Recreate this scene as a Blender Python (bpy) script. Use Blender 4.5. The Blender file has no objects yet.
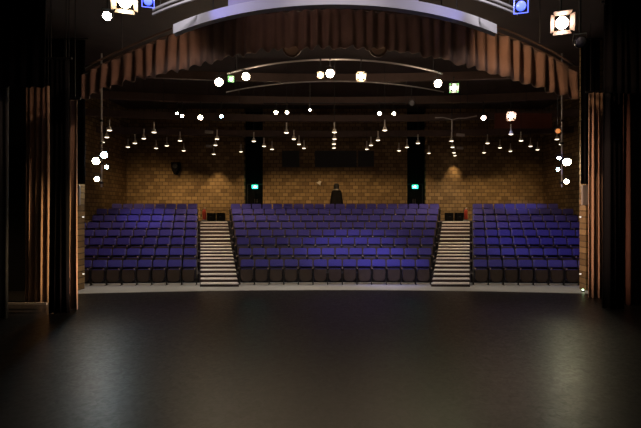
import bpy, bmesh, math, random
from mathutils import Vector, Matrix
random.seed(7)
PI = math.pi
S = bpy.context.scene
C = S.collection
F, CX, CY, H = 468.0, 335.0, 211.0, 2.6          # focal length in pixels, vanishing point, eye height

def P(px, py, Y):
    s = F / Y
    return Vector(((px - CX) / s, Y, H + (CY - py) / s))

# ------------------------------------------------------------------ materials
def mat(name, col, rough=0.6, metal=0.0, noise=0.0, nscale=20.0, bump=0.0, spec=0.5, sheen=0.0, emit=None, estr=0.0):
    m = bpy.data.materials.new(name); m.use_nodes = True
    nt = m.node_tree; b = nt.nodes['Principled BSDF']
    b.inputs['Roughness'].default_value = rough
    b.inputs['Metallic'].default_value = metal
    b.inputs['Specular IOR Level'].default_value = spec
    if sheen: b.inputs['Sheen Weight'].default_value = sheen
    if emit:
        b.inputs['Emission Color'].default_value = (*emit, 1); b.inputs['Emission Strength'].default_value = estr
    g = nt.nodes.new('ShaderNodeNewGeometry')
    n = nt.nodes.new('ShaderNodeTexNoise'); n.inputs['Scale'].default_value = nscale; n.inputs['Detail'].default_value = 4
    nt.links.new(g.outputs['Position'], n.inputs['Vector'])
    mx = nt.nodes.new('ShaderNodeMix'); mx.data_type = 'RGBA'
    k = 1 - noise
    mx.inputs[6].default_value = (col[0]*k, col[1]*k, col[2]*k, 1)
    mx.inputs[7].default_value = (min(1, col[0]*(1+noise)), min(1, col[1]*(1+noise)), min(1, col[2]*(1+noise)), 1)
    nt.links.new(n.outputs['Fac'], mx.inputs[0]); nt.links.new(mx.outputs[2], b.inputs['Base Color'])
    if bump:
        bp = nt.nodes.new('ShaderNodeBump'); bp.inputs['Strength'].default_value = bump; bp.inputs['Distance'].default_value = 0.01
        nt.links.new(n.outputs['Fac'], bp.inputs['Height']); nt.links.new(bp.outputs['Normal'], b.inputs['Normal'])
    return m

def brick_mat(name, axis, c1, c2, mortar):
    m = bpy.data.materials.new(name); m.use_nodes = True
    nt = m.node_tree; b = nt.nodes['Principled BSDF']; b.inputs['Roughness'].default_value = 0.85
    g = nt.nodes.new('ShaderNodeNewGeometry'); sp = nt.nodes.new('ShaderNodeSeparateXYZ'); cb = nt.nodes.new('ShaderNodeCombineXYZ')
    nt.links.new(g.outputs['Position'], sp.inputs[0])
    nt.links.new(sp.outputs[axis], cb.inputs[0]); nt.links.new(sp.outputs['Z'], cb.inputs[1])
    t = nt.nodes.new('ShaderNodeTexBrick'); nt.links.new(cb.outputs[0], t.inputs['Vector'])
    t.inputs['Scale'].default_value = 1.0; t.inputs['Brick Width'].default_value = 0.32; t.inputs['Row Height'].default_value = 0.2
    t.inputs['Mortar Size'].default_value = 0.018; t.inputs['Mortar Smooth'].default_value = 0.3; t.inputs['Bias'].default_value = -0.1
    t.inputs['Color1'].default_value = (*c1, 1); t.inputs['Color2'].default_value = (*c2, 1); t.inputs['Mortar'].default_value = (*mortar, 1)
    nt.links.new(t.outputs['Color'], b.inputs['Base Color'])
    bp = nt.nodes.new('ShaderNodeBump'); bp.invert = True; bp.inputs['Strength'].default_value = 0.6; bp.inputs['Distance'].default_value = 0.02
    nt.links.new(t.outputs['Fac'], bp.inputs['Height']); nt.links.new(bp.outputs['Normal'], b.inputs['Normal'])
    return m

def stage_mat():
    m = bpy.data.materials.new('stage_black'); m.use_nodes = True
    nt = m.node_tree; b = nt.nodes['Principled BSDF']
    g = nt.nodes.new('ShaderNodeNewGeometry')
    n1 = nt.nodes.new('ShaderNodeTexNoise'); n1.inputs['Scale'].default_value = 1.2; n1.inputs['Detail'].default_value = 6
    n2 = nt.nodes.new('ShaderNodeTexNoise'); n2.inputs['Scale'].default_value = 9; n2.inputs['Detail'].default_value = 8; n2.inputs['Distortion'].default_value = 1.5
    for n in (n1, n2): nt.links.new(g.outputs['Position'], n.inputs['Vector'])
    mx = nt.nodes.new('ShaderNodeMix'); mx.data_type = 'RGBA'
    mx.inputs[6].default_value = (0.010, 0.0092, 0.0085, 1); mx.inputs[7].default_value = (0.021, 0.0185, 0.0165, 1)
    nt.links.new(n1.outputs['Fac'], mx.inputs[0]); nt.links.new(mx.outputs[2], b.inputs['Base Color'])
    mr = nt.nodes.new('ShaderNodeMapRange'); mr.inputs['From Min'].default_value = .3; mr.inputs['From Max'].default_value = .7
    mr.inputs['To Min'].default_value = 0.3; mr.inputs['To Max'].default_value = 0.46
    nt.links.new(n2.outputs['Fac'], mr.inputs['Value']); nt.links.new(mr.outputs[0], b.inputs['Roughness'])
    b.inputs['Specular IOR Level'].default_value = 0.25
    bp = nt.nodes.new('ShaderNodeBump'); bp.inputs['Strength'].default_value = 0.25; bp.inputs['Distance'].default_value = 0.004
    nt.links.new(n2.outputs['Fac'], bp.inputs['Height']); nt.links.new(bp.outputs['Normal'], b.inputs['Normal'])
    return m

M = {
 'stage': stage_mat(),
 'lino': mat('pale_grey_lino', (0.42, 0.41, 0.39), 0.6, noise=.12, nscale=3),
 'brickX': brick_mat('buff_block_x', 'X', (0.36, 0.24, 0.11), (0.17, 0.105, 0.045), (0.1, 0.062, 0.03)),
 'brickY': brick_mat('buff_block_y', 'Y', (0.36, 0.24, 0.11), (0.17, 0.105, 0.045), (0.1, 0.062, 0.03)),
 'black': mat('matt_black', (0.01, 0.009, 0.009), 0.9, noise=.3, spec=.1),
 'ceil': mat('dark_ceiling', (0.05, 0.036, 0.032), 0.9, noise=.4, nscale=1.5),
 'beam': mat('dark_brown_timber', (0.11, 0.07, 0.055), 0.7, noise=.3, nscale=4),
 'redbrown': mat('red_brown_panel', (0.22, 0.07, 0.045), 0.6, noise=.2, nscale=4),
 'tier': mat('dark_carpet', (0.022, 0.018, 0.02), 0.95, noise=.3, nscale=40),
 'tread': mat('pale_stair_tread', (0.72, 0.65, 0.6), 0.8, noise=.12, nscale=30),
 'riser': mat('brown_stair_body', (0.06, 0.04, 0.035), 0.9, noise=.2),
 'blue': mat('blue_velour', (0.08, 0.065, 0.36), 0.9, noise=.35, nscale=35, sheen=.4, bump=.2),
 'pan': mat('brown_seat_shell', (0.08, 0.052, 0.034), 0.55, noise=.2, nscale=8),
 'armpl': mat('dark_arm', (0.02, 0.016, 0.016), 0.5, noise=.2),
 'armtip': mat('arm_tip_highlight', (0.45, 0.33, 0.22), 0.4, noise=.2),  # pale colour paints the highlight on the armrest ends
 'steel': mat('grey_steel', (0.32, 0.31, 0.3), 0.4, .8, noise=.1),
 'pipe': mat('pale_pipe', (0.5, 0.47, 0.45), 0.45, .3, noise=.15),
 'blackmetal': mat('black_metal', (0.025, 0.024, 0.025), 0.45, .2, noise=.2),
 'cream': mat('cream_shade', (0.75, 0.68, 0.58), 0.5, noise=.05),
 'white': mat('white_paint', (0.72, 0.7, 0.72), 0.55, noise=.05, nscale=6),
 'fascia': mat('pale_fabric', (0.5, 0.46, 0.55), 0.8, noise=.1, nscale=3),
 'tan': mat('tan_velour', (0.52, 0.33, 0.22), 0.9, noise=.15, nscale=9, sheen=.2),
 'valance': mat('brown_velour', (0.26, 0.155, 0.11), 0.95, noise=.3, nscale=2.5, sheen=.15),
 'greydrape': mat('grey_drape', (0.13, 0.13, 0.13), 0.9, noise=.2, nscale=6),
 'blackdrape': mat('black_drape', (0.007, 0.006, 0.008), 0.95, noise=.3, nscale=5, spec=.2),
 'browndrape': mat('dark_red_brown_drape', (0.09, 0.04, 0.028), 0.95, noise=.3, nscale=5, spec=.2),
 'glass': mat('dark_glass', (0.006, 0.006, 0.008), 0.5, noise=.1),
 'door': mat('black_door', (0.006, 0.005, 0.005), 0.8, noise=.2, spec=.1),
 'red': mat('red_enamel', (0.5, 0.06, 0.035), 0.35, noise=.1),
 'panel': mat('pale_grey_panel', (0.4, 0.36, 0.34), 0.7, noise=.1, nscale=5),
 'signwhite': mat('sign_white', (0.8, 1, .9), .5, emit=(.7, 1, .85), estr=9),
 'signgreen': mat('sign_green', (0.02, 0.3, .15), .5, emit=(.02, .6, .35), estr=4),
 'led': mat('marker_led', (0.9, 1, .9), .5, emit=(.6, 1, .5), estr=4),
 'ledw': mat('marker_led_white', (0.9, .9, .9), .5, emit=(1, .9, .75), estr=1.5),
}
def lampmat(name, c, s): M[name] = mat(name, (.8, .8, .8), .3, emit=c, estr=s)
lampmat('L_warm', (1, .82, .55), 60); lampmat('L_white', (1, .93, .85), 50); lampmat('L_cyan', (.55, .85, 1), 60)
lampmat('L_green', (.01, .8, .06), 1.0); lampmat('L_blue', (.05, .1, 1), 2.2); lampmat('L_pink', (1, .72, .6), 40)
lampmat('L_amber', (1, .3, .06), .6); lampmat('L_pend', (1, .85, .6), 3.0)
lampmat('L_core', (.75, 1, .8), 30)
M['L_off'] = mat('lens_off', (.3, .3, .32), .12, noise=.1)
M['gelgreen'] = mat('green_gel_frame', (.02, .45, .06), .5, noise=.1)
M['gelblue'] = mat('blue_gel_frame', (.02, .05, .55), .5, noise=.1)
M['barn'] = mat('barn_door_metal', (.35, .27, .2), .5, noise=.1)

# ------------------------------------------------------------------ mesh helpers
def box(bm, x0, x1, y0, y1, z0, z1, bev=0.0, seg=2, mtx=None):
    r = bmesh.ops.create_cube(bm, size=1)
    vs = r['verts']
    for v in vs:
        v.co = Vector(((x0+x1)/2 + v.co.x*(x1-x0), (y0+y1)/2 + v.co.y*(y1-y0), (z0+z1)/2 + v.co.z*(z1-z0)))
    if bev:
        es = {e for v in vs for e in v.link_edges}
        rr = bmesh.ops.bevel(bm, geom=list(es), offset=bev, segments=seg, affect='EDGES', profile=.5)
        vs = list({v for f in rr['faces'] for v in f.verts} | {v for v in vs if v.is_valid})
    if mtx:
        for v in vs: v.co = mtx @ v.co
    return vs

def tube(bm, a, b, r, r2=None, n=10, caps=True):
    a, b = Vector(a), Vector(b); r2 = r if r2 is None else r2
    d = (b - a).normalized(); up = Vector((0, 0, 1)) if abs(d.z) < .95 else Vector((1, 0, 0))
    u = d.cross(up).normalized(); w = d.cross(u)
    A = [bm.verts.new(a + (u*math.cos(2*PI*i/n) + w*math.sin(2*PI*i/n))*r) for i in range(n)]
    B = [bm.verts.new(b + (u*math.cos(2*PI*i/n) + w*math.sin(2*PI*i/n))*r2) for i in range(n)]
    for i in range(n): bm.faces.new((A[i], A[(i+1) % n], B[(i+1) % n], B[i]))
    if caps: bm.faces.new(A[::-1]); bm.faces.new(B)
    return A + B

def path(bm, pts, r, n=8):
    rings = []
    for i, p in enumerate(pts):
        p = Vector(p); d = (Vector(pts[min(i+1, len(pts)-1)]) - Vector(pts[max(i-1, 0)])).normalized()
        u = d.cross(Vector((0, 0, 1)))
        u = Vector((1, 0, 0)) if u.length < .05 else u.normalized()
        w = d.cross(u)
        rings.append([bm.verts.new(p + (u*math.cos(2*PI*k/n) + w*math.sin(2*PI*k/n))*r) for k in range(n)])
    for A, B in zip(rings, rings[1:]):
        for k in range(n): bm.faces.new((A[k], A[(k+1) % n], B[(k+1) % n], B[k]))
    bm.faces.new(rings[0][::-1]); bm.faces.new(rings[-1])

def lathe(bm, prof, n=16, mtx=None):
    rings = []
    for r, z in prof:
        rings.append([bm.verts.new((r*math.cos(2*PI*k/n), r*math.sin(2*PI*k/n), z)) for k in range(n)])
    for A, B in zip(rings, rings[1:]):
        for k in range(n): bm.faces.new((A[k], A[(k+1) % n], B[(k+1) % n], B[k]))
    bm.faces.new(rings[0][::-1]); bm.faces.new(rings[-1])
    if mtx:
        for R in rings:
            for v in R: v.co = mtx @ v.co

def prism(bm, outline, y0, y1):          # outline in (x, z), extruded along y
    A = [bm.verts.new((x, y0, z)) for x, z in outline]; B = [bm.verts.new((x, y1, z)) for x, z in outline]
    n = len(A)
    bm.faces.new(A); bm.faces.new(B[::-1])
    for i in range(n): bm.faces.new((A[i], B[i], B[(i+1) % n], A[(i+1) % n]))
    return A + B

def slab(bm, outline, z0, z1):           # outline in (x, y)
    A = [bm.verts.new((x, y, z0)) for x, y in outline]; B = [bm.verts.new((x, y, z1)) for x, y in outline]
    n = len(A)
    bm.faces.new(A[::-1]); bm.faces.new(B)
    for i in range(n): bm.faces.new((A[i], A[(i+1) % n], B[(i+1) % n], B[i]))

def BM(): return bmesh.new()
def obj(name, bm, m, parent=None, smooth=False):
    bmesh.ops.recalc_face_normals(bm, faces=bm.faces[:])
    me = bpy.data.meshes.new(name); bm.to_mesh(me); bm.free()
    me.materials.append(M[m] if isinstance(m, str) else m)
    if smooth:
        for p in me.polygons: p.use_smooth = True
    o = bpy.data.objects.new(name, me); C.objects.link(o)
    if parent: o.parent = parent
    return o
def boxo(name, m, x0, x1, y0, y1, z0, z1, parent=None, bev=0):
    b = BM(); box(b, x0, x1, y0, y1, z0, z1, bev); return obj(name, b, m, parent)
def tag(o, label, cat, group=None):
    o['label'] = label; o['category'] = cat
    if group: o['group'] = group
    return o
def thing(name, label, cat, loc=(0, 0, 0), rz=0, group=None):
    o = bpy.data.objects.new(name, None); C.objects.link(o); o.location = loc; o.rotation_euler = (0, 0, rz)
    o.empty_display_size = .1
    return tag(o, label, cat, group)
def struct(o, label=None):
    o['kind'] = 'structure'
    if label: o['label'] = label
    return o
def dup(root, loc, rz, label, group=None, skip=()):
    r = root.copy(); C.objects.link(r); r.location = loc; r.rotation_euler = (0, 0, rz); r['label'] = label
    if group: r['group'] = group
    for ch in list(root.children):
        if ch.name.split('.')[0] in skip: continue
        c = ch.copy(); C.objects.link(c); c.parent = r
        for g in ch.children:
            d = g.copy(); C.objects.link(d); d.parent = c
    return r
def light(kind, loc, power, col, target=None, angle=90, blend=.5, radius=.05, parent=None, name='lamp_light'):
    l = bpy.data.lights.new(name, kind); l.energy = power; l.color = col; l.shadow_soft_size = radius
    if kind == 'SPOT': l.spot_size = math.radians(angle); l.spot_blend = blend
    o = bpy.data.objects.new(name, l); C.objects.link(o); o.location = loc
    if target is not None: o.rotation_euler = (Vector(target) - Vector(loc)).to_track_quat('-Z', 'Y').to_euler()
    if parent:
        o.parent = parent; bpy.context.view_layer.update(); o.matrix_parent_inverse = parent.matrix_world.inverted()
    return o
ORD = 'first second third fourth fifth sixth seventh eighth ninth tenth eleventh twelfth thirteenth fourteenth fifteenth sixteenth seventeenth eighteenth nineteenth twentieth'.split()

# ------------------------------------------------------------------ layout constants
CEIL = 8.2
def bend(x, y): return y - x*x/280.0
TZ = [0, .33, .66, .95, 1.24, 1.53, 1.83, 2.08]
DN = [16.7 + .95*i for i in range(8)]
YF = [d - .6 for d in DN]
def inner(Y): return 3.29 + (Y - 16.1)*.286      # centre block side of the aisle
def outer(Y): return 4.63 + (Y - 16.1)*.286      # side block side of the aisle
SW = 11.4                                        # auditorium half width
BACK = 25.6
def edge(x): return 15.4 - .65*(x/7.9)**2        # curved front of the stage floor

# ------------------------------------------------------------------ setting
N = 60
XE = 8.45
xs = [-XE + 2*XE*i/N for i in range(N+1)]
b = BM(); slab(b, [(x, edge(x)) for x in xs] + [(XE, 15.3), (12.6, 15.3), (12.6, -3), (-12.6, -3), (-12.6, 15.3), (-XE, 15.3)], -.1, 0)
struct(obj('floor', b, 'stage'), 'black scuffed stage floor with a curved front edge')
b = BM(); slab(b, [(-12.6, 26.8), (12.6, 26.8), (12.6, 15.3), (XE, 15.3)] + [(x, edge(x)) for x in xs[::-1]] + [(-XE, 15.3), (-12.6, 15.3)], -.1, 0)
struct(obj('floor', b, 'lino'), 'pale grey strip of floor between stage and first row')
struct(boxo('ceiling', 'ceil', -12.8, 12.8, -3, 26.8, CEIL, CEIL+.2))
struct(boxo('wall_left', 'black', -12.8, -12.6, -3, 15.3, 0, CEIL))
struct(boxo('wall_right', 'black', 12.6, 12.8, -3, 15.3, 0, CEIL))
struct(boxo('wall_front', 'black', -12.8, 12.8, -3.2, -3, 0, CEIL))
struct(boxo('wall_auditorium_left', 'brickY', -SW-.2, -SW, 15.7, BACK+1.2, 0, CEIL))
struct(boxo('wall_auditorium_right', 'brickY', SW, SW+.2, 15.7, BACK+1.2, 0, CEIL))
struct(boxo('wall_proscenium_left', 'brickX', -12.8, -8.4, 15.3, 15.7, 0, CEIL))
struct(boxo('wall_proscenium_right', 'brickX', 8.2, 12.8, 15.3, 15.7, 0, CEIL))
struct(boxo('wall_stage_left', 'black', -12.6, -8.8, 15.2, 15.295, 0, CEIL))
struct(boxo('wall_stage_right', 'black', 8.75, 12.6, 15.2, 15.295, 0, CEIL))
struct(boxo('wall_back', 'brickX', -3.95, 3.95, BACK, BACK+.3, 0, CEIL))
struct(boxo('wall_back_left', 'brickX', -SW, -4.95, BACK, BACK+.3, 0, CEIL))
struct(boxo('wall_back_right', 'brickX', 4.95, SW, BACK, BACK+.3, 0, CEIL))
struct(boxo('wall_back_recess', 'black', -5.2, 5.2, BACK+.9, BACK+1.1, 0, CEIL))
# recessed exits with black double doors
for i, sx in enumerate((-1, 1)):
    d = bpy.data.objects.new('door_%d' % (i+1), None); C.objects.link(d); d.location = (sx*4.45, BACK+.8, 2.08); struct(d, 'black double door in the recess beside the back wall')
    for k in (-1, 1):
        lf = boxo('door_leaf', 'door', min(0, k*.46)+.005, max(0, k*.46)-.005, -.03, .03, 0.01, 2.0, d, .004)
        hb = BM(); tube(hb, (k*.06, -.06, .95), (k*.06, -.06, 1.2), .012); obj('door_handle', hb, 'steel', lf)
    fb = BM(); box(fb, -.52, -.46, -.06, .06, 0, 2.06); box(fb, .46, .52, -.06, .06, 0, 2.06); box(fb, -.52, .52, -.06, .06, 2.0, 2.06)
    obj('door_frame', fb, 'blackmetal', d)
    side = 'left' if sx < 0 else 'right'
    t = thing('exit_sign', 'small glowing green exit sign above the %s black door' % side, 'sign', (sx*4.4, BACK+.1, 3.93), group='green exit signs')
    bb = BM(); box(bb, -.16, .16, -.04, .04, -.1, .1, .01); obj('housing', bb, 'signgreen', t)
    # running figure and arrow
    bb = BM(); yb, yf = -.048, -.042
    tube(bb, (.0, yf, .055), (.0, yb, .055), .02, n=12)
    for x0, z0, x1, z1, w in ((0, .035, -.01, -.01, .016), (-.01, -.01, .03, -.035, .01), (.03, -.035, .02, -.07, .009), (-.01, -.01, -.035, -.04, .01), (-.035, -.04, -.07, -.05, .009), (0, .03, .045, .01, .008), (0, .03, -.04, .005, .008)):
        tube(bb, (x0, (yf+yb)/2, z0), (x1, (yf+yb)/2, z1), w, n=6)
    obj('running_figure', bb, 'signwhite', t)
    bb = BM(); prism(bb, [(-.13*sx, .0), (-.09*sx, .03), (-.09*sx, -.03)], yb, yf); obj('arrow', bb, 'signwhite', t)
    light('POINT', (sx*4.4, BACK-.05, 3.93), .06, (.2, 1, .6), radius=.05, parent=t)
# control booth windows
for i, (xa, xb) in enumerate(((-2.9, -1.95), (-1.1, 1.18), (1.24, 2.15))):
    w = bpy.data.objects.new('window_%d' % (i+1), None); C.objects.link(w); w.location = ((xa+xb)/2, BACK, 5.0); struct(w, 'dark control booth window high in the back wall')
    hw = (xb-xa)/2
    boxo('pane', 'glass', -hw+.03, hw-.03, -.03, -.01, .03, .87, w)
    fb = BM(); box(fb, -hw, -hw+.03, -.05, -.004, 0, .9); box(fb, hw-.03, hw, -.05, -.004, 0, .9); box(fb, -hw+.03, hw-.03, -.05, -.004, 0, .03); box(fb, -hw+.03, hw-.03, -.05, -.004, .87, .9)
    obj('window_frame', fb, 'blackmetal' if i < 2 else 'beam', w)

# seating tiers, three blocks each, following the curve of the rows
def tier(name, fn0, fn1, y0, y1, z, label):
    b = BM(); n = 14; pts = []
    a0, a1 = fn0(y0), fn1(y0); c0, c1 = fn0(y1), fn1(y1)
    fr = [(a0+(a1-a0)*i/n) for i in range(n+1)]; bk = [(c0+(c1-c0)*i/n) for i in range(n+1)]
    pts = [(x, bend(x, y0)) for x in fr] + [(x, bend(x, y1) if y1 < BACK else BACK) for x in bk[::-1]]
    slab(b, pts, .0, z)
    struct(obj(name, b, 'tier'), label)
for n in range(1, 8):
    y0 = YF[n]; y1 = YF[n+1] if n < 7 else BACK
    o_ = ORD[n]
    tier('floor_tier', lambda y: -inner(y), lambda y: inner(y), y0, y1, TZ[n], 'dark carpeted tier under the %s row of the centre block' % o_)
    tier('floor_tier', lambda y: -SW, lambda y: -outer(y), y0, y1, TZ[n], 'dark carpeted tier under the %s row of the left block' % o_)
    tier('floor_tier', lambda y: outer(y), lambda y: SW, y0, y1, TZ[n], 'dark carpeted tier under the %s row of the right block' % o_)

# aisle stairs
for sx, side in ((-1, 'left'), (1, 'right')):
    st = bpy.data.objects.new('aisle_stairs', None); C.objects.link(st); st.location = (sx*4.1, 16.1, 0)
    tag(st, 'pale stepped stairs climbing the aisle between the centre and %s seat blocks' % side, 'stairs', 'pale aisle stairs')
    zs = []
    for n in range(7):
        k = 3 if n < 4 else 2
        for j in range(k): zs.append(TZ[n] + (TZ[n+1]-TZ[n])*(j+1)/k)
    for k, z in enumerate(zs):
        y0 = 16.12 + k*.365; y1 = y0 + .365 if k < len(zs)-1 else BACK - .1
        if k == len(zs)-1: y1 = BACK - .06
        def out(e, yy0, yy1):
            p = []
            for x, y in ((inner(yy0)+e, yy0), (outer(yy0)-e, yy0), (outer(yy1)-e, yy1), (inner(yy1)+e, yy1)):
                p.append((sx*x - sx*4.1, (bend(x, y) if y < BACK else BACK) - 16.1))
            return p if sx > 0 else p[::-1]
        b = BM(); slab(b, out(.005, y0, y1), 0, z-.03); s_ = obj('step', b, 'riser', st)
        b = BM(); slab(b, out(.03, y0-.015, y1-.02 if k < len(zs)-1 else y0+.5), z-.03, z); obj('tread', b, 'tread', s_)
    if True:
        b = BM(); slab(b, [(sx*a-sx*4.1, c-16.1) for a, c in ((inner(22.85)+.01, bend(5.3, 22.85)+.1), (outer(22.85)-.01, bend(6.6, 22.85)+.1), (outer(BACK), BACK-.06), (inner(BACK), BACK-.06))][::sx], 2.052, 2.079)
        obj('landing', b, 'tier', st)

# ------------------------------------------------------------------ tip-up seats
def round_outline(w, z0, z1, rt, rb, n=5):
    pts = []
    for cx, cz, r, a0 in ((w-rt, z1-rt, rt, 0), (-w+rt, z1-rt, rt, 90), (-w+rb, z0+rb, rb, 180), (w-rb, z0+rb, rb, 270)):
        for i in range(n+1):
            a = math.radians(a0 + 90*i/n); pts.append((cx+r*math.cos(a), cz+r*math.sin(a)))
    return pts
def tilt(vs, piv, ang):
    R = Matrix.Translation(piv) @ Matrix.Rotation(ang, 4, 'X') @ Matrix.Translation(-Vector(piv))
    for v in vs: v.co = R @ v.co
PITCH = .52
def make_seat():
    t = thing('theatre_seat', 'x', 'seat')
    # backrest pad, puffed towards the sitter
    b = BM(); w = .23
    A = prism(b, round_outline(w, .615, .87, .05, .03), -.05, .0)
    B_ = prism(b, round_outline(w-.03, .635, .845, .035, .02), -.072, -.049)
    tilt(A + B_, (0, 0, .57), math.radians(-10)); obj('backrest', b, 'blue', t)
    b = BM(); A = prism(b, round_outline(w-.004, .33, .862, .05, .05), .001, .022); tilt(A, (0, 0, .57), math.radians(-10)); obj('back_shell', b, 'armpl', t)
    # folded seat: brown shell towards the stage, blue pad behind it
    b = BM(); A = prism(b, round_outline(.215, .12, .545, .03, .16), -.185, -.15); B_ = prism(b, round_outline(.19, .15, .52, .03, .14), -.196, -.184)
    tilt(A+B_, (0, -.15, .2), math.radians(-6)); obj('seat', b, 'pan', t)
    b = BM(); A = prism(b, round_outline(.21, .17, .56, .04, .1), -.149, -.075); tilt(A, (0, -.15, .2), math.radians(-6))
    st = t.children[-1]; obj('seat_pad', b, 'blue', st)
    def arm(x, nm_arm, nm_st):
        b = BM(); box(b, x-.022, x+.022, -.33, .0, .585, .62, .008); a = obj(nm_arm, b, 'armpl', t)
        b = BM(); box(b, x-.02, x+.02, -.352, -.331, .575, .618, .007); obj('arm_tip', b, 'armtip', a)
        b = BM(); box(b, x-.012, x+.012, -.2, .02, .1, .584, .004); box(b, x-.014, x+.014, -.12, -.03, .0, .1); box(b, x-.022, x+.022, -.2, .05, .0, .012)
        obj(nm_st, b, 'blackmetal', t)
    arm(-PITCH/2, 'armrest', 'leg')
    arm(PITCH/2, 'end_armrest', 'end_leg')
    return t
proto = make_seat()
first = [proto]
def place_seat(x, n, label, group, last):
    y = bend(x, DN[n]); rz = -x/140.0
    skip = () if last else ('end_armrest', 'end_leg')
    o = dup(proto, (x, y, TZ[n]), rz, label, group, skip)
    for c in o.children:
        base = c.name.split('.')[0]
        if base == 'end_armrest': c.name = 'armrest.900'
        elif base == 'end_leg': c.name = 'leg.900'
for n in range(8):
    rn = 'front row' if n == 0 else ('top row' if n == 7 else ORD[n] + ' row up')
    cnt = 13 + n
    for i in range(cnt):
        x = (i - (cnt-1)/2)*PITCH
        place_seat(x, n, 'blue folding seat, %s of the centre block, %s from its left aisle' % (rn, ORD[i]), 'blue seats of the centre block', i == cnt-1)
    inn = outer(DN[n]) + .09
    lim = min(11.33, 251/(F/DN[n]) + .35)
    cnt = int((lim - inn)/PITCH + .25)
    cnt = min(cnt, int((11.36 - inn)/PITCH))
    for side, sx in (('left', -1), ('right', 1)):
        for i in range(cnt):
            x = sx*(inn + (i+.5)*PITCH)
            place_seat(x, n, 'blue folding seat, %s of the %s block, %s from the aisle' % (rn, side, ORD[i]), 'blue seats of the %s block' % side, (i == cnt-1) if sx > 0 else (i == 0))
for c in list(proto.children):
    for g in list(c.children): bpy.data.objects.remove(g)
    bpy.data.objects.remove(c)
bpy.data.objects.remove(proto)

# ------------------------------------------------------------------ lighting bars
def arcpts(x0, x1, f, n=40): return [f(x0 + (x1-x0)*i/n) for i in range(n+1)]
def pipe_bar(label, pts, r, m='pipe', hangers=(), cat='lighting bar'):
    t = thing('lighting_bar', label, cat, pts[len(pts)//2])
    o = Vector(pts[len(pts)//2])
    b = BM(); path(b, [Vector(p)-o for p in pts], r); obj('pipe', b, m, t, True)
    for k in hangers:
        p = Vector(pts[k]) - o
        b = BM(); tube(b, p + Vector((0, 0, r)), (p.x, p.y, CEIL - o.z - .0), .012, n=6); obj('hanger', b, 'blackmetal', t)
    return t
mid1 = lambda x: (x, 14.2 + .115*x*x, 7.2)          # curved bar over the front rows
mid2 = lambda x: (x, 16.6 + .085*x*x, 7.2)
pipe_bar('upper thin pale curved pipe spanning the ceiling over the front seats', arcpts(-3.6, 3.6, mid1), .028, hangers=(2, 20, 38))
pipe_bar('lower thin curved pipe spanning the ceiling over the middle rows', arcpts(-4.2, 4.2, mid2), .022, hangers=(2, 20, 38))
rear = lambda x: (x, 19.1, 7.0)
pipe_bar('straight dark pipe over the left rear seats carrying small bright lanterns', arcpts(-7.0, -3.9, rear, 4), .025, 'blackmetal', (0, 4))
pipe_bar('straight dark pipe over the centre rear seats carrying two lantern pairs', arcpts(-2.9, 2.9, rear, 4), .025, 'blackmetal', (0, 4))
pipe_bar('straight dark pipe over the right rear seats carrying two pink lanterns', arcpts(5.4, 7.8, rear, 4), .025, 'blackmetal', (0, 4))
frb = lambda x: (x, 7.3, 6.05)
pipe_bar('black pipe near the camera at left carrying a white, warm and blue lantern', arcpts(-4.3, -2.3, frb, 4), .025, 'blackmetal', (0, 4))
pipe_bar('black pipe near the camera at right carrying a blue and a pink lantern', arcpts(2.4, 4.6, frb, 4), .025, 'blackmetal', (0, 4))

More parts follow.
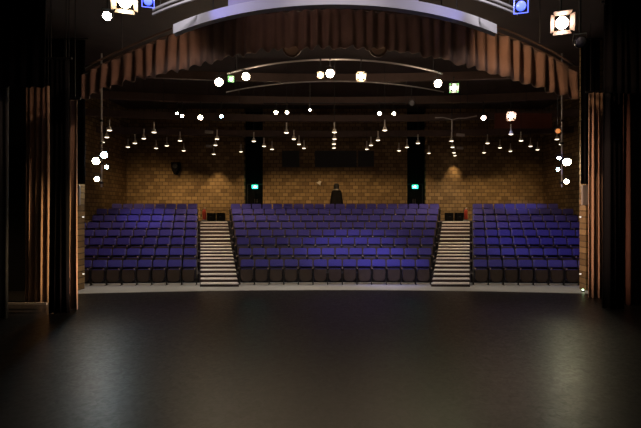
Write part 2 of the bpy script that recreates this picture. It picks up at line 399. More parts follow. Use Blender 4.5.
# ------------------------------------------------------------------ lanterns
def make_lantern(nm, label, loc, rz, r, lensmat, barn, bartop, group, pitch=18, frame=None):
    t = thing(nm, label, 'stage light', loc, rz, group)
    R = Matrix.Rotation(math.radians(pitch), 4, 'X') @ Matrix.Rotation(math.radians(90), 4, 'X')
    # after R the local +z of a lathe points to -y (towards the stage) and slightly down
    b = BM(); lathe(b, [(r*.55, -r*3.2), (r*.95, -r*2.9), (r*1.02, -r*1.6), (r*1.02, -r*1.4), (r*1.15, -r*1.35), (r*1.15, 0), (r*1.02, .003)], 18, R); h = obj('housing', b, 'blackmetal', t)
    b = BM(); lathe(b, [(r*.97, .004), (r*.9, r*.12), (r*.6, r*.24), (r*.2, r*.29)], 18, R); obj('lens', b, lensmat, t, True)
    b = BM()
    for s in (-1, 1):
        box(b, s*r*1.2-.006, s*r*1.2+.006, -.02, .02, -.02, r*1.7)
    box(b, -r*1.2-.006, r*1.2+.006, -.02, .02, r*1.7, r*1.7+.012)
    yo = R @ Vector((0, 0, -r*1.5))
    for v in b.verts: v.co += Vector((0, yo.y, yo.z))
    obj('yoke', b, 'blackmetal', t)
    if bartop:
        b = BM(); top = bartop; z0 = yo.z + r*1.7 + .013
        tube(b, (0, yo.y, z0), (0, yo.y, max(top, z0+.05)), .016, n=8); box(b, -.03, .03, yo.y-.03, yo.y+.03, max(top, z0+.05), max(top, z0+.05)+.05, .008)
        obj('clamp', b, 'blackmetal', t)
    if frame:  # emissive frame paints the coloured glow around the lens
        b = BM(); q = r*(1.8 if frame == 'L_green' else 1.4); box(b, -q, q, -r*.02, r*.06, -q, q); 
        bmesh.ops.delete(b, geom=[f for f in b.faces if abs(f.normal.y) > .9], context='FACES_ONLY')
        for v in b.verts: v.co = (Matrix.Rotation(math.radians(pitch), 4, 'X') @ v.co)
        o = obj('gel_glow', b, frame, t); md = o.modifiers.new('s', 'SOLIDIFY'); md.thickness = r*(.6 if frame == 'L_green' else .25); md.offset = -1
    if barn:
        for k in range(4):
            b = BM(); q = r*1.2
            A = [(-q, 0), (q, 0), (q*1.2, r*1.1), (-q*1.2, r*1.1)]
            vs = prism(b, A, -.003, .003)
            # hinge at the lens rim, flap splayed outward
            mt = Matrix.Rotation(math.radians(pitch), 4, 'X') @ Matrix.Rotation(math.radians(90*k), 4, 'Y') @ Matrix.Translation((0, -.01, q)) @ Matrix.Rotation(math.radians(55), 4, 'X')
            for v in vs: v.co = mt @ v.co
            obj('barn_door', b, 'barn', t)
    return t

def lantern(px, py, Y, label, lensmat, r, barn=False, bar_z=None, group='stage lanterns', power=0, col=(1, .8, .55), target=None, ang=70, frame=None, nm='stage_lantern', pitch=18):
    p = P(px, py, Y - 1.4*r)
    rz = -math.atan2(p.x*.75, p.y)
    t = make_lantern(nm, label, p, rz, r, lensmat, barn, (bar_z - p.z) if bar_z else None, group, pitch, frame)
    if power:
        d = Matrix.Rotation(rz, 3, 'Z') @ Vector((0, -1, -math.tan(math.radians(pitch)))).normalized()
        loc = p + d*(r*.3+.06)
        light('SPOT', loc, power, col, target if target is not None else p + d*5, ang, .6, r*.7, t)
    return t
WARM = (1, .74, .45); WH = (1, .86, .72); CY_ = (.6, .85, 1)
G1 = 'lanterns close to the camera'
lantern(107, 16, 7.1, 'small bright white lantern, first from the left on the near left pipe', 'L_white', .062, False, 6.0, G1, 60, WH)
lantern(125, 1, 7.1, 'big glowing warm lantern with open barn doors on the near left pipe', 'L_warm', .1, True, 6.0, G1, 60, WARM)
lantern(148, 1, 7.1, 'blue lantern beside the big warm lantern on the near left pipe', 'L_blue', .065, False, 6.0, G1, 26, (.2, .2, 1), (-.5, 7.6, 6.2), 60, 'L_blue')
lantern(521, 6, 7.1, 'blue lantern at the inner end of the near right pipe', 'L_blue', .075, False, 6.0, G1, 18, (.2, .22, 1), (1.2, 7.6, 6.2), 60, 'L_blue')
lantern(562, 23, 7.1, 'glowing pink-white lantern with open barn doors on the near right pipe', 'L_pink', .09, True, 6.0, G1, 50, (1, .68, .45))
lantern(581, 42, 7.1, 'unlit lantern with a grey lens outermost on the near right pipe', 'L_off', .075, False, 6.0, G1)
G2 = 'lanterns on the curved pipe over the front seats'
def my(px):                                        # depth of the curved pipe at a pixel column
    Y = 14.2
    for _ in range(6): Y = mid1((px-CX)*Y/F)[1]
    return Y
lantern(219, 82, my(219), 'brightest warm lantern, left end of the curved pipe', 'L_warm', .13, False, 7.18, G2, 120, WARM)
lantern(231, 79, my(231), 'small green lantern between two warm ones, left part of the curved pipe', 'L_core', .055, False, 7.18, G2, frame='L_green')
lantern(246, 76.5, my(246), 'warm lantern just right of the small green one on the curved pipe', 'L_warm', .12, False, 7.18, G2, 60, WARM)
lantern(320.5, 75, my(322), 'smaller warm lantern, first of two touching at the middle of the curved pipe', 'L_warm', .055, True, 7.18, G2)
lantern(330, 73.5, my(330), 'bright warm lantern, second of two at the middle of the curved pipe', 'L_warm', .12, False, 7.18, G2, 90, WARM)
lantern(361, 76.5, my(361), 'warm lantern with barn doors alone right of the middle of the curved pipe', 'L_warm', .08, True, 7.18, G2, 40, WARM)
lantern(438, 83.5, my(438), 'bright warm lantern beside the big green one, right end of the curved pipe', 'L_warm', .12, False, 7.18, G2, 120, WARM)
lantern(454, 88, my(454), 'big green lantern with barn doors, right end of the curved pipe', 'L_core', .085, True, 7.18, G2, 30, (.1, 1, .2), frame='L_green')
lantern(412, 103, 17.6, 'unlit lantern with a pale ring lens below the lower curved pipe', 'L_off', .1, False, 7.18, G2)
lantern(310, 110, 17.0, 'tiny white lantern left of centre below the lower curved pipe', 'L_white', .035, False, 7.18, G2)
G3 = 'small lanterns over the rear seats'
lantern(177, 113.5, 19, 'outermost of two adjoining small lanterns on the rear left pipe', 'L_white', .045, False, 6.98, G3)
lantern(182, 116, 19, 'inner of two adjoining small lanterns on the rear left pipe', 'L_warm', .06, False, 6.98, G3, 12, WARM)
lantern(200.5, 117.5, 19, 'biggest round lantern glowing on the rear left pipe', 'L_warm', .09, False, 6.98, G3, 25, WARM)
lantern(221.5, 116.3, 19, 'small bluish white lantern on the inner end of the rear left pipe', 'L_cyan', .055, False, 6.98, G3)
lantern(276, 112.5, 19, 'outer lantern of the left pair over the centre rear seats', 'L_warm', .07, False, 6.98, G3, 20, WARM)
lantern(287, 112.5, 19, 'inner lantern of the left pair over the centre rear seats', 'L_warm', .065, False, 6.98, G3, 20, WARM)
lantern(379.5, 113.5, 19, 'inner lantern of the right pair over the centre rear seats', 'L_warm', .07, False, 6.98, G3, 20, WARM)
lantern(394, 113.5, 19, 'outer lantern of the right pair over the centre rear seats', 'L_warm', .065, False, 6.98, G3, 20, WARM)
lantern(483.5, 118, 19, 'round pink-white lantern on the inner end of the rear right pipe', 'L_pink', .09, False, 6.98, G3, 25, (1, .65, .5))
lantern(511, 116, 19, 'square pink lantern with barn doors on the rear right pipe', 'L_pink', .1, True, 6.98, G3, 40, (1, .6, .42))
lantern(558, 131, 16.4, 'dull amber lantern hung above the right wall lanterns', 'L_amber', .085, False, CEIL-.1, G3)

# vertical pipes with side lanterns just inside the proscenium
for side, sx, X in (('left', -1, -8.28), ('right', 1, 8.05)):
    t = thing('lantern_boom', 'thin vertical pipe hung beside the %s brick pillar carrying four lanterns' % side, 'lighting boom', (X, 16.6, CEIL), group='vertical lantern pipes')
    b = BM(); tube(b, (0, 0, -.01), (0, 0, -4.75), .03, n=10); obj('pipe', b, 'pipe', t)
    for z in (-2.4, -3.2, -3.9, -4.6):
        b = BM(); box(b, -.05, .05, -.05, .05, z-.04, z+.04, .01); obj('bracket', b, 'blackmetal', t)
GS = 'side lanterns on the vertical pipes'
def boom(px, py, lab, lm, r, power, col, tgt, ang=60):
    p = P(px, py, 16.35)
    lantern(px, py, 16.35, lab, lm, r, False, None, GS, power, col, tgt, ang)
boom(104, 155, 'bright bluish white lantern, topmost on the left vertical pipe', 'L_cyan', .11, 50, CY_, (-2.6, 5.5, 0), 40)
boom(96, 161, 'bright warm lantern left of the bluish ones on the left vertical pipe', 'L_warm', .12, 420, WARM, (8.6, 13.4, 2.6), 60)
boom(106.5, 167, 'small bluish lantern under the topmost one on the left vertical pipe', 'L_cyan', .06, 0, CY_, None)
boom(97, 179, 'smaller warm lantern lowest on the left vertical pipe', 'L_warm', .085, 15, WARM, (-2.6, 5.5, 0), 40)
boom(567, 162, 'brightest warm lantern on the right vertical pipe', 'L_warm', .13, 420, WARM, (-8.8, 12.6, 2.0), 60)
boom(559, 158, 'small bluish lantern, topmost on the right vertical pipe', 'L_cyan', .06, 0, CY_, None)
boom(558, 169.5, 'small bluish lantern below the topmost on the right vertical pipe', 'L_cyan', .055, 0, CY_, None)
boom(566.5, 181.5, 'smaller warm lantern lowest on the right vertical pipe', 'L_warm', .08, 40, (.95, .9, .5), (2.6, 5.5, 0), 40)

# ------------------------------------------------------------------ pendant downlights in strings
STR = [[(109.5, 130), (106.8, 137), (102.5, 142)], [(154, 132), (143.8, 138.3), (135, 143), (128, 146.8)],
 [(180, 140.5), (166.8, 145.5), (156, 148)], [(183.8, 150.5)], [(217, 138.8), (215.5, 145), (213.8, 154)], [(241, 151.5)],
 [(253.8, 141), (264, 146), (272, 149)], [(286.5, 132.5), (293.8, 138.8), (299, 144), (304, 148)],
 [(334.5, 132), (334.5, 138.8), (334, 143.8), (334, 147.8)], [(384.8, 130), (378, 140), (371, 145), (366.8, 149)],
 [(418, 143), (407, 147), (399, 150.5)], [(429, 153)], [(451.5, 140.8), (452.5, 147), (454, 152.5), (455, 155.5)],
 [(487.5, 143), (484, 152.5)], [(511, 134), (500, 147.5), (510.5, 151)], [(521, 140.5), (530.5, 146), (537.5, 149.5)], [(557, 139), (561, 144)]]
pend = thing('pendant_downlight', 'x', 'pendant light')
b = BM(); lathe(b, [(.04, .12), (.06, .11), (.065, .03), (.105, .005), (.105, -.012), (.09, -.012)], 14); obj('lamp_shade', b, 'cream', pend)
b = BM(); lathe(b, [(.085, -.013), (.06, -.03), (.02, -.035)], 12); obj('bulb', b, 'L_pend', pend)
b = BM(); tube(b, (0, 0, .12), (0, 0, .38), .022, n=8); obj('stem', b, 'cream', pend)
b = BM(); tube(b, (0, 0, .38), (0, 0, CEIL-5.6), .008, n=6); obj('cable', b, 'blackmetal', pend)
LZ = 5.6
for i, s_ in enumerate(STR):
    for j, (px, py) in enumerate(s_):
        Y = (LZ-H)*F/(CY-py); Y = min(Y, BACK-.35)
        p = Vector(((px-CX)*Y/F, Y, LZ))
        p.x = max(-SW+.2, min(SW-.2, p.x))
        lab = ('small lit pendant downlight, %s from the front in the %s string from the left' % (ORD[j], ORD[i])) if len(s_) > 1 else 'small lit pendant downlight hanging alone, forming the %s string from the left' % ORD[i]
        o = dup(pend, p, 0, lab, 'pendant downlights over the seats')
        last = j == len(s_)-1
        light('SPOT', (p.x, p.y, p.z-.06), ((165 if i < 10 else 95) if last else 45) * (4.5 if i in (4, 12) and not last else 1), (1, .66, .32) if last else (1, .74, .48), (p.x, BACK, 2.6) if last else (p.x, p.y + .12, p.z-2), 66 if last else 110, .95, .05, o)
for c in list(pend.children): bpy.data.objects.remove(c)
bpy.data.objects.remove(pend)

# added unseen spots, without lanterns, that brighten parts of the seating
light('SPOT', (-1.0, 13.2, 7.3), 900, (.5, .48, 1), (.6, 18.0, .9), 34, .9, .12, name='house_fill')
light('SPOT', (1.6, 13.4, 7.3), 750, (.35, .35, 1), (2.0, 16.7, .7), 24, .9, .12, name='house_fill')
light('SPOT', (-4.0, 14.5, 7.3), 1000, (.45, .42, 1), (-8.6, 21.4, 2.2), 17, .9, .1, name='house_fill')
light('SPOT', (4.5, 14.5, 7.3), 1100, (.42, .5, 1), (9.1, 23.3, 2.9), 14, .9, .1, name='house_fill')
light('SPOT', (5.0, 14.0, 7.3), 600, (.35, .35, 1), (8.0, 18.5, 1.2), 44, .9, .12, name='house_fill')
light('SPOT', (-5.0, 14.0, 7.3), 260, (.5, .38, .85), (-7.6, 18.5, 1.2), 50, .9, .12, name='house_fill')

# ------------------------------------------------------------------ white curved beams over the stage
def curve_box(bm, f, x0, x1, z0, z1, d, n=36):
    A = []
    for i in range(n+1):
        x = x0 + (x1-x0)*i/n; y = f(x)
        A.append([bm.verts.new((x, y, z0)), bm.verts.new((x, y+d, z0)), bm.verts.new((x, y+d, z1)), bm.verts.new((x, y, z1))])
    for a, c in zip(A, A[1:]):
        for k in range(4): bm.faces.new((a[k], a[(k+1) % 4], c[(k+1) % 4], c[k]))
    bm.faces.new(A[0][::-1]); bm.faces.new(A[-1])
t = thing('curved_beam', 'long white curved beam hanging over the stage in front of the valance', 'beam', (0, 7, 5.72))
f = lambda x: .145*x*x
b = BM(); curve_box(b, f, -2.82, 2.82, -.03, .13, .14); obj('beam', b, 'white', t)
b = BM(); curve_box(b, lambda x: f(x)+.03, -1.7, 1.3, .131, .27, .05); obj('fascia', b, 'fascia', t)
for x in (-2.0, 0, 2.0):
    b = BM(); tube(b, (x, f(x)+.11, .131), (x, f(x)+.11, CEIL-5.72), .01, n=6); obj('hanger', b, 'blackmetal', t)
for (x0, x1, side) in ((-3.36, -2.2, 'left'), (2.0, 3.36, 'right')):
    t = thing('curved_rail', 'pair of thin white curved rails at top %s above the long beam' % side, 'rail', (0, 7.3, 6.2), group='thin white rails')
    g = lambda x: .115*x*x
    for dz, nm in ((0, 'rail'), (.085, 'rail')):
        b = BM(); curve_box(b, g, x0, x1, dz, dz+.035, .04, 16); obj(nm, b, 'white', t)
    for x in (x0+.2, x1-.2):
        b = BM(); tube(b, (x, g(x)+.02, .12), (x, g(x)+.02, CEIL-6.2), .01, n=6); obj('hanger', b, 'blackmetal', t)

# ------------------------------------------------------------------ curtains
def drape(bm, x0, x1, y, topf, botf, amp, waves, n=None, pinch=0.0, seed=0, thick=.02, rows=10, spread=0.0):
    rnd = random.Random(seed); n = n or int(waves*10)
    ph = [rnd.uniform(-1.3, 1.3) for _ in range(int(waves)+3)]
    am = [rnd.uniform(.55, 1.2) for _ in range(int(waves)+3)]
    grid = []
    for j in range(rows+1):
        row = []
        for i in range(n+1):
            u = i/n; x = x0 + (x1-x0)*u
            k = u*waves; a0 = am[int(k)]*(1-(k % 1)) + am[int(k)+1]*(k % 1); p0 = ph[int(k)]*(1-(k % 1)) + ph[int(k)+1]*(k % 1)
            zt, zb = topf(x), botf(x, k); v = j/rows
            wv = math.sin(2*PI*k + p0)
            wv = math.copysign(abs(wv)**.7, wv)
            yy = y + amp*a0*wv*(.5+.5*v) + amp*.25*math.sin(5.3*k + 2*v)
            xc = (x0+x1)/2; xx = xc + (x-xc)*(1 - pinch*(1-v)**.6 + spread*v*v)
            row.append(((xx, yy, zt+(zb-zt)*v)))
        grid.append(row)
    def add(off):
        return [[bm.verts.new((p[0], p[1]+off, p[2])) for p in r] for r in grid]
    A = add(0); B_ = add(thick)
    for G, fl in ((A, 0), (B_, 1)):
        for r, s in zip(G, G[1:]):
            for i in range(n): bm.faces.new((r[i], r[i+1], s[i+1], s[i]))
    for G1_, G2_ in ((A[0], B_[0]), (A[-1], B_[-1])):
        for i in range(n): bm.faces.new((G1_[i], G1_[i+1], G2_[i+1], G2_[i]))
    for k in (0, n):
        for j in range(rows): bm.faces.new((A[j][k], A[j+1][k], B_[j+1][k], B_[j][k]))
def curtain(label, m, px0, px1, Y, ytop, ybot, amp, waves, seed, pinch=0, spread=0, cat='curtain', track=True):
    s = F/Y; x0, x1 = (px0-CX)/s, (px1-CX)/s; zt = H+(CY-ytop)/s if ytop is not None else CEIL - .1; zb = 0.012 if ybot is None else H+(CY-ybot)/s
    xc = (x0+x1)/2
    t = thing('stage_curtain', label, cat, (xc, Y, 0))
    b = BM(); drape(b, x0-xc, x1-xc, 0, lambda x: zt, lambda x, k: zb, amp, waves, pinch=pinch, seed=seed, spread=spread)
    obj('cloth', b, m, t, True)
    b = BM(); tube(b, (x0-xc-.1, 0, zt+.04), (x1-xc+.1, 0, zt+.04), .03, n=8); obj('track', b, 'blackmetal', t)
    if zt < CEIL-.2:
        for x in (x0-xc+.05, x1-xc-.05):
            b = BM(); tube(b, (x, 0, zt+.07), (x, 0, CEIL), .01, n=6); obj('hanger', b, 'blackmetal', t)
    return t
curtain('tan curtain gathered in tall folds, standing alone at far left', 'tan', 27, 50, 13.3, 86, None, .11, 4, 3, pinch=.0, spread=.05)
curtain('wide black curtain beside the left tan curtain reaching the stage floor', 'blackdrape', 49, 68, 11.9, 60, None, .09, 4, 5, spread=.1)
curtain('narrow pale-edged tan curtain between the black drape and left brick pillar', 'tan', 67, 77, 12.3, 100, None, .1, 1.6, 8, spread=.25)
curtain('grey drape cut by the left edge of the view', 'greydrape', -22, 8, 11.3, 70, None, .09, 4, 11)
curtain('tan curtain in tall folds at right beside the right brick pillar', 'tan', 589, 606, 14.0, 93, None, .11, 3.4, 13, spread=.04)
curtain('tall black curtain in front of the right tan curtain reaching the ceiling', 'blackdrape', 605, 624, 12.4, None, None, .09, 4, 15)
curtain('dark red-brown curtain cut by the right edge of the view', 'browndrape', 624, 665, 12.9, 93, None, .1, 6, 17)
# black overhead borders
for side, px0, px1, yb, lab in (('left', -60, 46, 87, 'black overhead border cloth filling the top left corner'), ('right', 606, 680, 93, 'black overhead border cloth filling the top right corner')):
    curtain(lab, 'blackdrape', px0, px1, 11.0 if side == 'left' else 11.9, None, yb, .05, 10, 21 if side == 'left' else 22, cat='border cloth')

# arched valance
VY = 11.3; VS = F/VY
HEM = [(80, 100), (90, 94), (105, 88), (120, 82), (140, 77), (160, 73), (190, 66), (235, 54), (280, 47), (335, 46), (380, 47), (415, 52), (440, 57), (455, 61), (480, 68), (505, 75), (530, 83), (555, 91), (579, 99)]
TOP = [(80, 76), (105, 64), (120, 57), (150, 44), (190, 28), (235, 16), (335, 8), (440, 18), (480, 27), (520, 42), (555, 59), (579, 74)]
def interp(T, x):
    for (a, b_), (c, d) in zip(T, T[1:]):
        if x <= c: return b_ + (d-b_)*max(0, (x-a)/(c-a))
    return T[-1][1]
def zt_(x): return H + (CY - interp(TOP, x*VS+CX))/VS
def zb_(x, k):
    f_ = k % 1.0
    sc = .055*abs(math.sin(PI*f_)) + .02*math.sin(2.3*k)
    return H + (CY - interp(HEM, x*VS+CX))/VS - sc
t = thing('valance', 'brown pleated valance with a scalloped hem arching across the whole stage opening', 'valance', (0, VY, 0))
xa, xb = (82-CX)/VS, (578-CX)/VS
b = BM(); drape(b, xa, xb, 0, zt_, zb_, .085, 44, n=484, seed=31, rows=5); obj('cloth', b, 'valance', t, True)
for dz in (.05, .22):
    b = BM(); path(b, [(x, .05 + dz*.3, zt_(x)+dz) for x in [xa + (xb-xa)*i/40 for i in range(41)]], .025); obj('track', b, 'beam', t, True)
for x in (-5.2, -2.6, 0, 2.6, 5.0):
    b = BM(); tube(b, (x, .12, zt_(x)+.24), (x, .12, CEIL), .012, n=6); obj('hanger', b, 'blackmetal', t)

# round downlights peeping out below the valance hem
for px, lab in ((292, 'round pale lamp disc peeping below the valance hem, left one'), (378, 'round pale lamp disc peeping below the valance hem, right one')):
    p = P(px, 47.5, 11.9)
    t = thing('round_lamp', lab, 'lamp', p, group='round lamps under the valance')
    R = Matrix.Rotation(math.radians(100), 4, 'X')
    b = BM(); lathe(b, [(.1, -.2), (.2, -.14), (.24, -.02), (.24, .02), (.21, .02)], 20, R); obj('housing', b, 'beam', t)
    b = BM(); lathe(b, [(.2, .021), (.16, .035), (.05, .045)], 20, R); obj('lens', b, 'panel', t, True)
    b = BM(); tube(b, (0, .06, .2), (0, .06, CEIL-p.z), .014, n=6); obj('hanger', b, 'blackmetal', t)

# ceiling: curved bulkhead beams and red-brown baffles
for i, (Y, z, d, k) in enumerate(((17.9, 7.55, .18, .012), (19.9, 7.15, .22, .012), (21.7, 6.75, .2, .012), (23.6, 6.35, .25, .01))):
    b = BM(); curve_box(b, lambda x: Y - k*x*x, -SW+.01, SW-.01, z, z+.3, d, 30)
    struct(obj('ceiling_beam', b, 'beam'), 'dark brown curved beam across the auditorium ceiling')
    for x in (-9, -3, 3, 9):
        pass
for sx, px, py, w, lab in ((1, 523, 121, 1.25, 'red-brown framed baffle under the ceiling behind the right pink lantern'), (-1, 344, 108, 0, '')):
    if not w: continue
    p = P(px, py, 20.6)
    t = thing('ceiling_baffle', lab, 'baffle', p)
    b = BM(); box(b, -w, w, -.02, .02, -.3, .3, .005); obj('panel', b, 'redbrown', t)
    b = BM(); box(b, -w, w, -.05, -.021, -.33, -.27); box(b, -w, w, -.05, -.021, .27, .33); box(b, -w, -w+.06, -.05, -.021, -.27, .27); box(b, w-.06, w, -.05, -.021, -.27, .27); obj('frame', b, 'redbrown', t)
    for x in (-w+.1, w-.1):
        b = BM(); tube(b, (x, 0, .3), (x, 0, CEIL-p.z), .01, n=6); obj('hanger', b, 'blackmetal', t)
# pale T-shaped bracket and small plates over the right aisle
p = P(452, 119, 18.0)
t = thing('pipe_bracket', 'pale wavy T-shaped pipe hanging over the right aisle', 'pipe', p)
b = BM(); path(b, [(-.65, 0, .05), (-.35, 0, .06), (-.1, 0, .0), (0, 0, -.03), (.25, 0, .03), (.5, 0, .03), (.95, 0, .12)], .018); obj('crossbar', b, 'pipe', t, True)
b = BM(); tube(b, (0, 0, -.04), (0, 0, -.7), .02, n=8); obj('stem', b, 'pipe', t)
b = BM(); tube(b, (0, 0, -.01), (0, 0, CEIL-p.z), .008, n=6); obj('hanger', b, 'blackmetal', t)
for px, py, Y, w, lab in ((460.5, 135, 19.5, .17, 'pale flat plate nearer the front beside the right aisle pendants'), (460, 148, 21.5, .15, 'dimmer pale flat plate behind and below the other over the right aisle'), (209, 132, 19.5, .17, 'pale flat plate nearer the front beside the left aisle pendants'), (209, 146, 21.5, .14, 'dimmer pale flat plate behind the other over the left aisle')):
    p = P(px, py, Y)
    t = thing('ceiling_plate', lab, 'ceiling plate', p, group='pale plates over the aisles')
    b = BM(); box(b, -w, w, -.03, .03, -.06, .06, .01, mtx=Matrix.Rotation(math.radians(4), 4, 'Y')); obj('plate', b, 'panel', t)
    b = BM(); tube(b, (0, 0, .06), (0, 0, CEIL-p.z), .008, n=6); obj('hanger', b, 'blackmetal', t)

# ------------------------------------------------------------------ things at the back and sides
for side, px, sx in (('left', 204.3, -1), ('right', 466, 1)):
    Y = 24.3; x = (px-CX)*Y/F
    t = thing('fire_extinguisher', 'red fire extinguisher on its stand at the top of the %s aisle' % side, 'fire extinguisher', (x, Y, 2.08), group='fire extinguishers')
    b = BM(); lathe(b, [(.085, .08), (.095, .1), (.095, .5), (.08, .56), (.04, .6), (.03, .62)], 16); obj('cylinder', b, 'red', t, True)
    b = BM(); box(b, -.02, .02, -.02, .02, .621, .68); box(b, -.015, .08, -.012, .012, .66, .69, .004); obj('valve', b, 'cream', t)
    b = BM(); path(b, [(-.03, -.02, .65), (-.12, -.03, .58), (-.125, -.03, .35), (-.115, -.03, .2)], .013); obj('hose', b, 'blackmetal', t, True)
    b = BM(); box(b, -.13, .13, -.13, .13, 0, .03, .008); box(b, -.02, .02, .1, .12, .03, .6); box(b, -.1, .1, -.1, .1, .03, .078); obj('stand', b, 'steel', t)
for px, lab in ((211.5, 'low black box at the top of the left aisle, nearer the fire extinguisher'), (221, 'low black box at the top of the left aisle, nearer the centre seats'), (449, 'low black box at the top of the right aisle, nearer the centre seats'), (459, 'low black box at the top of the right aisle, nearer the fire extinguisher')):
    Y = 24.9; x = (px-CX)*Y/F
    t = thing('storage_box', lab, 'box', (x, Y, 2.08), group='low black boxes at the aisle tops')
    b = BM(); box(b, -.2, .2, -.18, .18, .0, .38, .015); obj('body', b, 'black', t)
    b = BM(); box(b, -.21, .21, -.19, .19, .381, .43, .015); obj('lid', b, 'black', t)
    b = BM(); box(b, -.05, .05, -.2, -.181, .2, .23, .004); obj('handle', b, 'blackmetal', t)
# dark tapered draped stand with a ring lamp
t = thing('draped_stand', 'tall black tapered draped stand with a small lamp against the back wall', 'stand', P(336.5, 211, 25.0) - Vector((0, 0, .52)))
b = BM(); lathe(b, [(.46, 0), (.43, .3), (.33, 1.1), (.26, 1.55), (.2, 1.62)], 20); obj('drape', b, 'black', t)
b = BM(); lathe(b, [(.17, 1.621), (.2, 1.64), (.2, 1.66), (.17, 1.68)], 16); obj('rim', b, 'panel', t)
b = BM(); lathe(b, [(.13, 1.681), (.15, 1.8), (.15, 1.9), (.1, 1.95)], 16); obj('lamp_head', b, 'blackmetal', t)
b = BM(); lathe(b, [(.1, 1.951), (.13, 1.97), (.1, 1.99)], 16); obj('cap', b, 'panel', t)
p = P(320.5, 181, BACK-.22)
t = thing('wall_spotlight', 'small pale spotlight on the back wall left of the draped stand', 'wall light', p)
b = BM(); lathe(b, [(.06, 0), (.09, -.12), (.14, -.2)], 14, Matrix.Rotation(math.radians(35), 4, 'Y')); obj('lamp_shade', b, 'cream', t)
b = BM(); tube(b, (0, 0, .02), (0, .215, .06), .015); obj('bracket', b, 'blackmetal', t)
p = P(176, 168, BACK-.35)
t = thing('loudspeaker', 'black wedge loudspeaker mounted high on the left back wall', 'loudspeaker', p)
b = BM(); vs = prism(b, [(-.22, .3), (.22, .3), (.2, -.05), (.04, -.36), (-.06, -.36), (-.2, -.05)], -.17, .17); obj('cabinet', b, 'black', t)
b = BM(); tube(b, (0, -.172, .1), (0, -.185, .1), .13, n=18); obj('cone', b, 'blackmetal', t)
b = BM(); box(b, -.04, .04, .17, .345, .0, .08); obj('bracket', b, 'blackmetal', t)
# pillar markers, and pale panels that paint in the lit wall top
for side, px, sx in (('left', 76, -1), ('right', 586, 1)):
    p = P(px, 195, 15.25); p.x += 0
    t = thing('lit_wall_patch', 'pale grey upright panel standing for the lit top of the %s brick pillar' % side, 'panel', (p.x, 15.24, p.z), group='pale panels for the lit pillar tops')
    b = BM(); prism(b, round_outline(.13, -.33, .33, .05, .01), -.03, .055); obj('panel', b, 'panel', t)
    b = BM(); box(b, -.1, .1, -.036, -.031, -.28, .24); obj('face', b, 'panel', t)
    for y_, pxx, lab in ((217, 83 if sx < 0 else 580.5, 'upper tiny marker light on the %s brick pillar'), (274, 83.3 if sx < 0 else 580.5, 'lower tiny pale marker on the %s brick pillar')):
        q = P(pxx, y_, 15.27)
        t = thing('marker_light', lab % side, 'marker light', (q.x, 15.299, q.z), group='tiny pillar markers')
        b = BM(); box(b, -.04, .04, -.02, 0, -.03, .03, .005); obj('housing', b, 'panel', t)
        b = BM(); box(b, -.03, .03, -.024, -.021, -.012, .012); obj('lens', b, 'ledw', t)
t = thing('marker_light', 'tiny green-white light on the floor at the right pillar foot', 'marker light', (8.0, 15.1, 0), group='tiny pillar markers')
b = BM(); lathe(b, [(.05, 0), (.05, .03), (.035, .04)], 12); obj('housing', b, 'blackmetal', t)
b = BM(); lathe(b, [(.033, .041), (.028, .075), (.01, .085)], 12); obj('lens', b, 'led', t)
# pale bottom rail along the floor behind the left curtains
t = boxo('floor_rail', 'pipe', -9.2, -8.0, 12.98, 13.03, 0, .05); tag(t, 'thin pale rail lying on the floor in front of the left tan curtain', 'rail')

for side, px0, px1 in (('left', 67, 85), ('right', 581, 600)):
    curtain('short black masking cloth hung high on the %s brick pillar' % side, 'blackdrape', px0, px1, 15.05, None, 184, .03, 3, 40 + px0, cat='masking cloth')

# ------------------------------------------------------------------ added fill for the general low light of the house
light('AREA', (0, 6, 7.6), 24, (1, .8, .6), (0, 6, 0), name='ambient_fill').data.size = 6  # added overhead fill, no fixture behind it
light('AREA', (0, 18, 7.9), 30, (1, .75, .55), (0, 18, 0), name='ambient_fill').data.size = 8

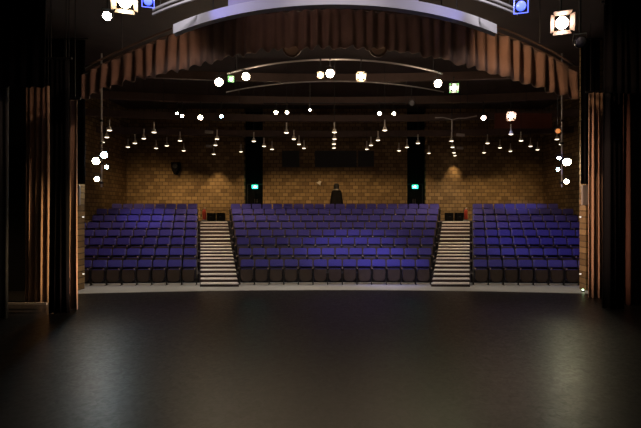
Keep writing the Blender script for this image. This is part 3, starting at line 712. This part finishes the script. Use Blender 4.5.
for x in (-6.5, -3.2, 0, 3.2, 6.5):
    light('SPOT', (x, 15.5, 7.6), 300, (.95, .95, .9), (x, 16.2, 0), 44, .9, .06, name='house_fill')  # added unseen spots brightening the floor strip and front row
for px, y_ in ((232, 14.6), (335, 13.9), (445, 14.6)):
    q = P(px, 80, y_); light('POINT', (q.x, y_, 6.75), 24, (1, .7, .5), radius=.08, name='spill_light')
for x in (-2.1, 0, 2.1): light('SPOT', (x*1.1, 3.6, 8.0), 330, (.96, .88, 1), (x, 7.05 + .145*x*x, 5.78), 36, .9, .08, name='stage_fill')  # added unseen spots brightening the white beam
for x in (-2.9, 2.8): light('SPOT', (x*.8, 4.2, 8.0), 420, (1, .95, 1), (x, 8.2, 6.22), 26, .6, .06, name='stage_fill')  # added unseen spots brightening the thin rails
# added unseen spots, no fixtures, that brighten the valance and the curtains
light('SPOT', (1.2, 8.6, 7.7), 420, (1, .62, .36), (5.3, 11.3, 5.9), 40, .9, .08, name='stage_fill')
light('SPOT', (-1.2, 8.6, 7.7), 170, (1, .62, .42), (-4.9, 11.3, 6.0), 38, .9, .08, name='stage_fill')
light('SPOT', (-2.5, 7.6, 7.9), 50, (1, .66, .6), (0, 11.3, 6.9), 70, .9, .08, name='stage_fill')
light('SPOT', (5.6, 12.4, 6.5), 7500, (1, .66, .32), (-8.4, 13.3, 1.3), 18, .9, .06, name='stage_fill')
light('SPOT', (-5.6, 12.3, 6.5), 4500, (1, .62, .42), (8.0, 14.0, 2.8), 26, .9, .06, name='stage_fill')
light('SPOT', (2.0, 11.9, 6.9), 3200, (1, .6, .42), (-6.95, 12.3, .6), 9, .9, .06, name='stage_fill')

w = bpy.data.worlds.new('dark'); S.world = w; w.use_nodes = True
w.node_tree.nodes['Background'].inputs[0].default_value = (0, 0, 0, 1)

# ------------------------------------------------------------------ camera
cd = bpy.data.cameras.new('camera'); cam = bpy.data.objects.new('camera', cd); C.objects.link(cam)
cam.location = (0, 0, H); cam.rotation_euler = (PI/2, 0, 0)
cd.sensor_width = 36; cd.lens = 36*F/641
cd.shift_x = -(CX-320.5)/641; cd.shift_y = -(214-CY)/641
cd.clip_end = 200
S.camera = cam
S.view_settings.view_transform = 'Standard'; S.view_settings.look = 'None'; S.view_settings.gamma = 1; S.view_settings.use_curve_mapping = False
S.view_settings.exposure = 0.22
